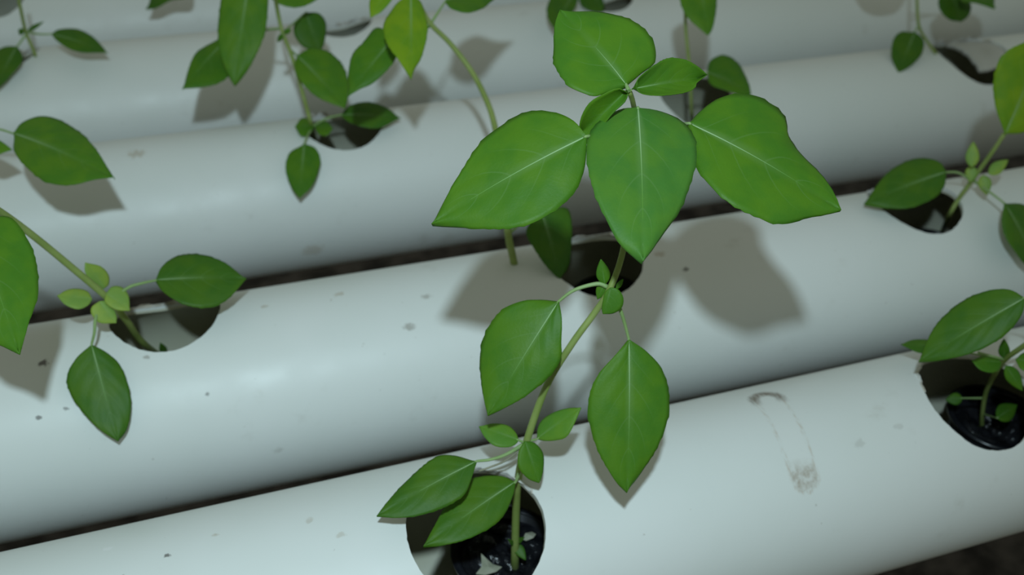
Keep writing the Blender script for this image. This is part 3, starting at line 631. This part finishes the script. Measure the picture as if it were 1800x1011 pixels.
   {"b": [-70.2,-104.0,95.0],"a": [0.3209,-0.6004,-0.7324],"n": [0.2001,-0.7129,0.6721],"l": 47.8,"L": [[8.9,16.6],[24.9,24.5],[38.6,18.8]],"R": [[9.2,-8.7],[20.9,-13.5],[35.3,-10.4]],"t": 1,"f": 0.12,"d": 0.0,"c": 0,"p": [[-70.7,-76.1,95.0],[-71.6,-92.0,96.0]]},
   {"b": [-79.6,-78.7,108.0],"a": [0.1354,0.4747,0.8697],"n": [-0.6244,-0.6406,0.4469],"l": 16.1,"L": [[2.1,2.5],[5.9,4.0],[9.9,3.4],[13.8,1.6]],"R": [[1.8,-2.5],[5.4,-4.0],[9.5,-3.4],[13.6,-1.6]],"t": 2,"f": 0.2,"d": 0.0,"c": 0,"p": []},
   {"b": [-73.7,-73.5,105.0],"a": [-0.2302,-0.4746,-0.8496],"n": [-0.6208,-0.6007,0.5038],"l": 10.6,"L": [[1.4,2.3],[3.9,3.7],[6.6,3.1],[9.1,1.5]],"R": [[1.1,-2.3],[3.5,-3.7],[6.2,-3.2],[8.9,-1.5]],"t": 2,"f": 0.2,"d": 0.0,"c": 0,"p": []},
   {"b": [-70.1,-84.8,105.0],"a": [0.8892,0.1376,0.4363],"n": [-0.3155,-0.506,0.8028],"l": 16.0,"L": [[2.3,2.4],[6.2,3.9],[10.1,3.4],[13.9,1.6]],"R": [[1.6,-2.4],[5.0,-3.9],[9.1,-3.3],[13.4,-1.6]],"t": 2,"f": 0.2,"d": 0.0,"c": 0,"p": []},
   {"b": [-70.2,-81.0,102.0],"a": [0.0163,-0.6379,-0.7699],"n": [-0.594,-0.6256,0.5057],"l": 13.0,"L": [[1.6,2.5],[4.6,4.0],[7.8,3.4],[11.0,1.6]],"R": [[1.5,-2.5],[4.5,-4.0],[7.8,-3.4],[11.0,-1.6]],"t": 2,"f": 0.2,"d": 0.0,"c": 0,"p": []},
  ]},
 'K': {"root": (0.425, 0.0148, -0.01), "r": (1.2, 1.4),
  "stem": [[1.2, 0.2, -10.0], [-9.9, -2.8, 10.0], [-19.2, -5.5, 35.0], [-29.9, -14.1, 60.0], [-35.1, -19.9, 75.0], [-40.7, -30.9, 95.0], [-40.9, -40.9, 115.0]],
  "extra": [],
  "leaves": [
   {"b": [-50.5,-27.9,125.0],"a": [-0.7488,0.143,-0.6472],"n": [-0.6596,-0.257,0.7064],"l": 57.2,"L": [[5.0,5.6],[14.0,9.7],[24.3,11.3],[36.9,9.7],[49.1,4.6]],"R": [[3.0,-7.1],[11.5,-12.6],[23.9,-14.9],[38.3,-12.0],[48.7,-6.3]],"t": 1,"f": 0.12,"d": 0.0,"c": 0,"p": [[-41.7,-40.3,114.0],[-44.0,-33.2,122.0]]},
   {"b": [-67.3,-9.0,82.0],"a": [-0.4414,0.7859,-0.4331],"n": [-0.3683,0.2815,0.8861],"l": 23.1,"L": [[1.1,4.9],[11.3,5.8]],"R": [[7.7,-4.8],[18.3,-4.5]],"t": 1,"f": 0.12,"d": 0.0,"c": 0,"p": [[-54.6,-19.0,84.0],[-35.1,-19.9,75.0]]},
   {"b": [-39.2,-21.8,76.0],"a": [-0.9719,0.1097,0.2083],"n": [0.1656,-0.3102,0.9361],"l": 19.2,"L": [[4.0,4.7],[10.4,7.1],[16.8,5.4]],"R": [[2.1,-3.0],[9.2,-3.7]],"t": 0,"f": 0.12,"d": 0.0,"c": 0,"p": []},
   {"b": [-36.7,-20.4,77.0],"a": [-0.3071,0.0973,0.9467],"n": [-0.534,-0.841,-0.0868],"l": 13.7,"L": [[1.8,1.7],[5.0,2.7],[8.4,2.3],[11.8,1.1]],"R": [[1.6,-1.7],[4.7,-2.7],[8.1,-2.3],[11.6,-1.1]],"t": 1,"f": 0.2,"d": 0.0,"c": 0,"p": []},
   {"b": [-36.5,-23.0,74.0],"a": [0.4815,-0.5174,-0.7074],"n": [-0.3567,-0.853,0.381],"l": 17.0,"L": [[2.0,2.3],[5.8,3.7],[10.1,3.1],[14.4,1.5]],"R": [[2.1,-2.3],[6.0,-3.7],[10.3,-3.1],[14.5,-1.5]],"t": 0,"f": 0.2,"d": 0.0,"c": 0,"p": []},
   {"b": [-34.9,-25.5,80.0],"a": [0.8562,-0.5167,0.0],"n": [-0.1285,-0.213,0.9686],"l": 13.9,"L": [[4.7,5.4],[11.8,6.1]],"R": [[2.3,-6.0],[9.1,-6.4]],"t": 0,"f": 0.12,"d": 0.0,"c": 0,"p": []},
   {"b": [-30.2,-1.5,30.0],"a": [-0.9099,0.3538,-0.2165],"n": [-0.3776,-0.4906,0.7853],"l": 9.2,"L": [[1.3,2.2],[3.6,3.5],[5.8,3.0],[8.0,1.4]],"R": [[0.9,-2.2],[2.9,-3.5],[5.2,-3.0],[7.7,-1.4]],"t": 1,"f": 0.2,"d": 0.0,"c": 0,"p": [[-16.0,-3.5,28.0]]},
   {"b": [-22.4,-20.4,30.0],"a": [0.9623,0.2719,0.0],"n": [0.0818,-0.2896,0.9536],"l": 19.4,"L": [[3.2,3.1],[8.2,5.1],[12.9,4.3],[17.1,2.1]],"R": [[1.4,-3.1],[5.3,-5.0],[10.3,-4.3],[15.8,-2.0]],"t": 1,"f": 0.2,"d": 0.0,"c": 0,"p": [[-10.4,-2.4,13.0]]},
  ]},
 'L': {"root": (-0.0, 0.695, -0.03), "r": (1.5, 1.2),
  "stem": [[19.9, 193.7, 0.0], [24.0, 11.6, 80.0], [40.6, -25.3, 110.0]],
  "extra": [],
  "leaves": [
   {"b": [35.9,-91.7,102.0],"a": [-0.8907,0.0673,-0.4495],"n": [-0.4487,-0.2879,0.846],"l": 44.5,"L": [[6.0,13.4],[21.6,7.5],[35.3,4.8]],"R": [[16.6,-14.7],[34.6,-11.2]],"t": 1,"f": 0.12,"d": 0.0,"c": 0,"p": [[34.8,-17.6,100.0]]},
  ]},
}

# ---------------------------------------------------------------- basil plants
TINT = [(0.090, 0.255, 0.016, 1), (0.072, 0.200, 0.016, 1), (0.30, 0.47, 0.09, 1), (0.135, 0.32, 0.035, 1),
        (0.078, 0.210, 0.014, 1), (0.088, 0.260, 0.034, 1), (0.065, 0.190, 0.015, 1), (0.21, 0.40, 0.016, 1), (0.112, 0.290, 0.020, 1)]

def leaf_mesh(L, sd):
    """blade between its two outlines: veined, folded along the midrib, toothed edge. local frame in metres"""
    ln = L['l'] * 0.001
    big = ln > 0.03
    nu, nv = (44, 9) if big else (16, 5)
    def side(pts):
        P = [(0, 0, 0)] + [(p[0] * .001, p[1] * .001, 0) for p in pts] + [(ln, 0, 0)]
        return catmull(P, nu)
    A, B = side(L['L']), side(L['R'])
    wid = max(p.y for p in A) - min(p.y for p in B)
    teeth = 13 if big else 0
    def height(s, v, w):
        av = abs(v)
        z = L['f'] * w * (1.1 * av - 1.45 * av * av)                       # trough at the midrib, edges turned down
        z += 0.035 * ln * math.sin(math.pi * s) * (1 - 0.3 * av)           # arched along its length
        z += L.get('c', 0) * w * av * av
        if big:
            ph = s * 5.0 - 2.1 * av ** 1.25 + 0.5
            z += 0.00042 * (abs(math.sin(math.pi * ph)) - 0.6) * min(1, av * 3) * (1 - av ** 4) * math.sin(math.pi * min(1, s * 1.1)) * (ln / 0.06)
            z += 0.020 * w * noise.noise(Vector((s * 3.1, v * 1.6, sd))) * av
            z += 0.055 * w * av ** 3 * math.sin(s * 9.0 + sd + (1.7 if v > 0 else 0))
        return z + L['d'] * ln * s * s
    V, UV, Fc = [], [], []
    for i in range(nu + 1):
        s = i / nu
        mid = Vector((ln * s, 0, 0))
        # the midrib keeps to the middle third of the chord
        c = (A[i] + B[i]) * 0.5
        mid = Vector((mid.x * 0.6 + c.x * 0.4, 0, 0)) if 0 < i < nu else mid
        for j in range(-nv, nv + 1):
            e = A[i] if j > 0 else B[i]
            t = abs(j) / nv
            if teeth and abs(j) == nv and 0.08 < s < 0.97:
                e = e + (e - mid) * (0.034 * min(1, s * 2.2) * (((s * teeth + 0.5 * math.sin(s * 17 + sd)) % 1.0) ** 2 - 0.35))
            p = mid.lerp(e, t)
            V.append((p.x, p.y, height(s, j / nv, wid * 0.5)))
            UV.append((s, 0.5 + 0.5 * j / nv))
    m = 2 * nv + 1
    for i in range(nu):
        for j in range(m - 1):
            Fc.append((i * m + j, (i + 1) * m + j, (i + 1) * m + j + 1, i * m + j + 1))
    me = bpy.data.meshes.new('leaf'); me.from_pydata(V, [], Fc)
    uvl = me.uv_layers.new(name='blade')
    for lo in me.loops: uvl.data[lo.index].uv = UV[lo.vertex_index]
    for p in me.polygons: p.use_smooth = True
    rib = [Vector(V[i * m + nv]) for i in range(nu + 1)]
    return me, rib

def build_plant(key, label):
    D = PLANTS[key]
    root = empty('basil_plant', D['root'])
    tag(root, label, 'plant', 'basil plants in the pipes')
    mm = 0.001
    path = catmull([[c * mm for c in p] for p in D['stem']], max(24, 8 * len(D['stem'])))
    r0, r1 = D['r'][0] * mm, D['r'][1] * mm
    new_obj('stem', tube_mesh('stem', path, lambda t: r0 + (r1 - r0) * t), STEM, root)
    for nm, pts, r in D['extra']:
        new_obj(nm, tube_mesh(nm, catmull([[c * mm for c in p] for p in pts], 16), lambda t: r * mm, 6), DRY, root)
    for q, L in enumerate(D['leaves']):
        me, rib = leaf_mesh(L, q * 1.37 + len(key) + ord(key))
        o = new_obj('leaf', me, LEAF, root)
        a = Vector(L['a']).normalized(); n = Vector(L['n']); n = (n - a * n.dot(a)).normalized(); s = n.cross(a)
        M = Matrix.Translation(Vector(L['b']) * mm) @ Matrix((a, s, n)).transposed().to_4x4()
        o.matrix_local = M
        c = TINT[L['t']]; k = 1 + random.uniform(-0.05, 0.05)
        o.color = (c[0] * k, c[1] * k, c[2] * k, 1)
        so = o.modifiers.new('thickness', 'SOLIDIFY'); so.thickness = 0.0003; so.offset = 0
        inv = M.inverted()
        base = inv @ (Vector(L['b']) * mm)
        big = L['l'] > 30
        if big:
            w = 0.00036 * min(1.2, L['l'] / 60)
            rp = [p + Vector((0, 0, 0.00002)) for p in rib]
            new_obj('midrib', tube_mesh('midrib', rp, lambda t: w * (1 - 0.82 * t), 6), RIB, o)
        if L['p']:
            pts = [inv @ (Vector(p) * mm) for p in L['p']] + [base, rib[1]]
            pr = 0.00085 if big else 0.0006
            new_obj('petiole', tube_mesh('petiole', catmull(pts, 20), lambda t: pr * (1.15 - 0.45 * t), 8), PETIOLE, o)
    return root

PLANT_LABELS = {
    'A': 'tallest basil plant in the middle, growing from the front pipe',
    'B': 'basil leaning left with four yellow-green young leaves at its node',
    'C': 'basil at the left edge with one large leaf over the third pipe',
    'D': 'small blurred basil in the top left corner',
    'E': 'dense basil growing from the left hole of the third pipe',
    'F': 'thin-stemmed basil with a yellowish drooping leaf, left of the tallest plant',
    'G': 'blurred basil behind the right shoulder of the tallest plant',
    'H': 'dark blurred basil just behind the top leaf of the tallest plant',
    'I': 'blurred basil in the top right corner',
    'J': 'basil at the right edge growing from the second pipe',
    'K': 'basil at the right edge growing from the front pipe',
    'L': 'basil on the back pipe, one leaf tip hanging in at the top',
}
for key in PLANTS:
    build_plant(key, PLANT_LABELS[key])

# ---------------------------------------------------------------- dried leaf scraps lying in the front cup
def scrap(pos, pts, label, rz):
    V = [(0, 0, 0.0012)] + [(x * .001, y * .001, 0.0006 * math.sin(i * 1.9)) for i, (x, y) in enumerate(pts)]
    n = len(pts)
    me = bpy.data.meshes.new('leaf_scrap'); me.from_pydata(V, [], [(0, 1 + i, 1 + (i + 1) % n) for i in range(n)])
    o = new_obj('leaf_scrap', me, PALE)
    so = o.modifiers.new('thickness', 'SOLIDIFY'); so.thickness = 0.0004; so.offset = 0
    o.location = pos; o.rotation_euler = (0.15, 0.1, rz)
    tag(o, label, 'leaf')
scrap((0.1085, -0.0045, 0.0010), [(-7, -1), (-3, 1.5), (-1, 6), (0, 9), (1, 5), (3, 1.5), (7, -1), (3, -3), (-3, -3)], 'pale three-pointed dried leaf scrap in the front planting cup', 0.1)
scrap((0.1340, 0.0080, 0.0010), [(-4, 0), (-1, 2), (3, 1.5), (4, -0.5), (1, -2), (-3, -1.5)], 'small pale oval dried scrap right of the front stem base', 0.3)
